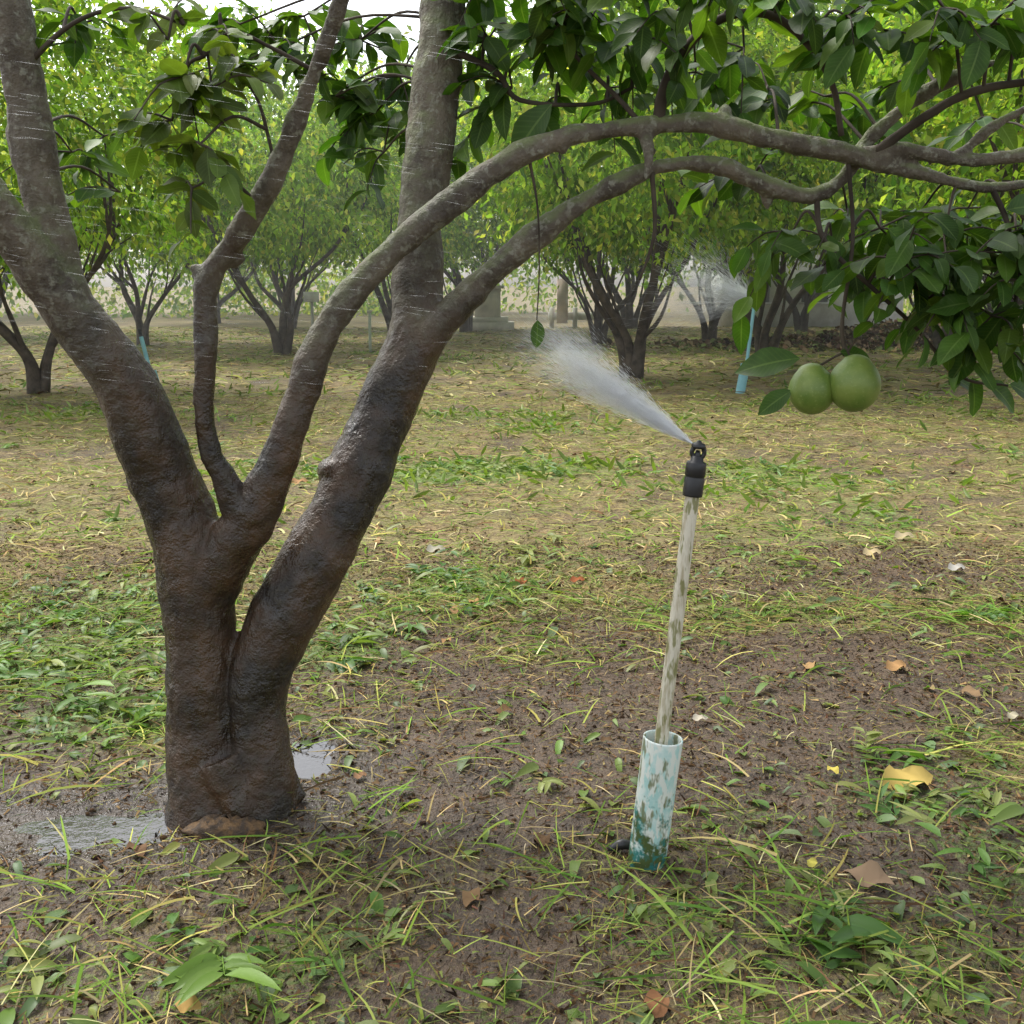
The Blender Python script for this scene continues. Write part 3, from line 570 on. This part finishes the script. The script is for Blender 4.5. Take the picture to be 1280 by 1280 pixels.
# distant mass
A=Acc(); n=240
for i in range(n):
    x=-42+84*rng.random(); y=42+14*rng.random()+abs(x)*-.15; top=5.5+7*sst(-8,6,np.array(x))+2.5*vn(np.array(x*.3),np.array(3.)); top=float(top)
    z=top*rng.random()**.8; m=380; r=1.3
    pos=np.array([x,y,z])+rng.normal(0,1,(m,3))*[r,r*.7,.9]; pos[:,2]=np.abs(pos[:,2])
    dd=rng.normal(0,.8,(m,3)); dd[:,2]-=.4
    A.add(BT,pos,frames(dd,np.c_[rng.normal(0,.6,(m,2)),np.ones(m)]),0.22+.15*rng.random(m),pal(m,bgc,.15)*(0.7+.5*rng.random()))
obj("distant_trees",A.mesh("distant_trees",M_leafbg))
# ------------------------------------------------------------------ BACKGROUND STRUCTURES
def box(A,c,s,col,rot=0):
    c=np.array(c,float); s=np.array(s,float)/2
    V=np.array([(sx,sy,sz) for sx in(-1,1) for sy in (-1,1) for sz in (-1,1)],float)*s
    ca,sa=math.cos(rot),math.sin(rot); V=np.c_[V[:,0]*ca-V[:,1]*sa,V[:,0]*sa+V[:,1]*ca,V[:,2]]+c
    A.raw(V,[(0,1,3,2),(4,6,7,5),(0,4,5,1),(2,3,7,6),(0,2,6,4),(1,5,7,3)],col)
t=NT("weathered_plaster"); p=t.pos(); c=t.mix(t.ramp(t.noise(3,6,p),[(.35,0),(.7,.5)]),t.attr("col"),(0.25,0.24,0.2)); M_pl=t.fin(t.bsdf(c,.8,t.bump(t.noise(30,4,p),.3,.01)).outputs[0])
g=G(610,413); x,y=g[0],g[1]; A=Acc()
box(A,(x,y,.12),(1.5,1.3,.24),(.65,.6,.5)); box(A,(x,y,.31),(1.15,1.0,.14),(.6,.56,.46)); box(A,(x,y,.78),(.72,.66,.8),(.68,.62,.5)); box(A,(x,y,1.22),(.9,.84,.08),(.6,.56,.46)); box(A,(x,y,1.5),(.5,.48,.48),(.68,.62,.5)); box(A,(x,y,1.78),(.64,.6,.08),(.6,.55,.46))
obj("stone_pedestal",A.mesh("stone_pedestal",M_pl,False))
g=G(392,438); x,y=g[0],g[1]; A=Acc(); box(A,(x,y,.5),(.05,.05,1.0),(.4,.4,.36)); box(A,(x,y-.045,1.05),(.3,.03,.2),(.8,.8,.78)); obj("sign_post",A.mesh("sign_post",M_pl,False))
g=G(463,440); x,y=g[0],g[1]; A=Acc(); V,Q=tube([(x,y,0),(x,y,.5),(x+.01,y,.75)],[.03,.03,.03],10,3); A.raw(V,Q,(.35,.42,.32)); box(A,(x,y,.78),(.09,.09,.05),(.4,.4,.35)); obj("marker_post",A.mesh("marker_post",M_pl))
y=34; A=Acc(); box(A,(2.6,y,.35),(3.0,.15,.22),(.75,.75,.7))
for k in range(5): box(A,(1.2+k*.7,y,.3),(.14,.2,.6),(.7,.7,.65))
box(A,(1.5,y-.3,.8),(.32,.3,1.3),(.7,.55,.48)); obj("low_concrete_fence",A.mesh("low_concrete_fence",M_pl,False))
A=Acc(); x,y=9.3,36
box(A,(x,y,1.1),(5.5,2.5,2.2),(.7,.71,.7)); box(A,(x,y,2.27),(6.1,3.1,.12),(.35,.37,.4))
for k in (-1.8,0,1.8): box(A,(x+k,y-1.27,1.2),(.8,.06,.9),(.08,.09,.1)); box(A,(x+k,y-1.28,.72),(.95,.1,.06),(.5,.5,.5))
obj("storage_shed",A.mesh("storage_shed",M_pl,False))
A=Acc(); n=9000; x=rng.normal(8.8,2.4,n); y=24+rng.normal(0,1.0,n); z=np.abs(.5*np.exp(-((x-8.8)/2.6)**2-((y-24)/1.1)**2)*rng.random(n)**.3)
A.add(FL,np.c_[x,y,z],flatR(n,.5),.12+.12*rng.random(n),pal(n,[(.18,.12,.07),(.27,.18,.10),(.1,.07,.045),(.15,.17,.06)],.2)); obj("dry_leaf_pile",A.mesh("dry_leaf_pile",M_litter))
# ------------------------------------------------------------------ HAZE
if HAZE:
    t=NT("damp_air"); vs=t.n('ShaderNodeVolumeScatter'); vs.inputs['Density'].default_value=0.0045; vs.inputs['Color'].default_value=(1,1,1,1); vs.inputs['Anisotropy'].default_value=.3; t.l(vs.outputs[0],t.out.inputs['Volume'])
    A=Acc(); box(A,(0,33,3.4),(90,46,6.6),(1,1,1)); obj("mist",A.mesh("mist",t.m,False))
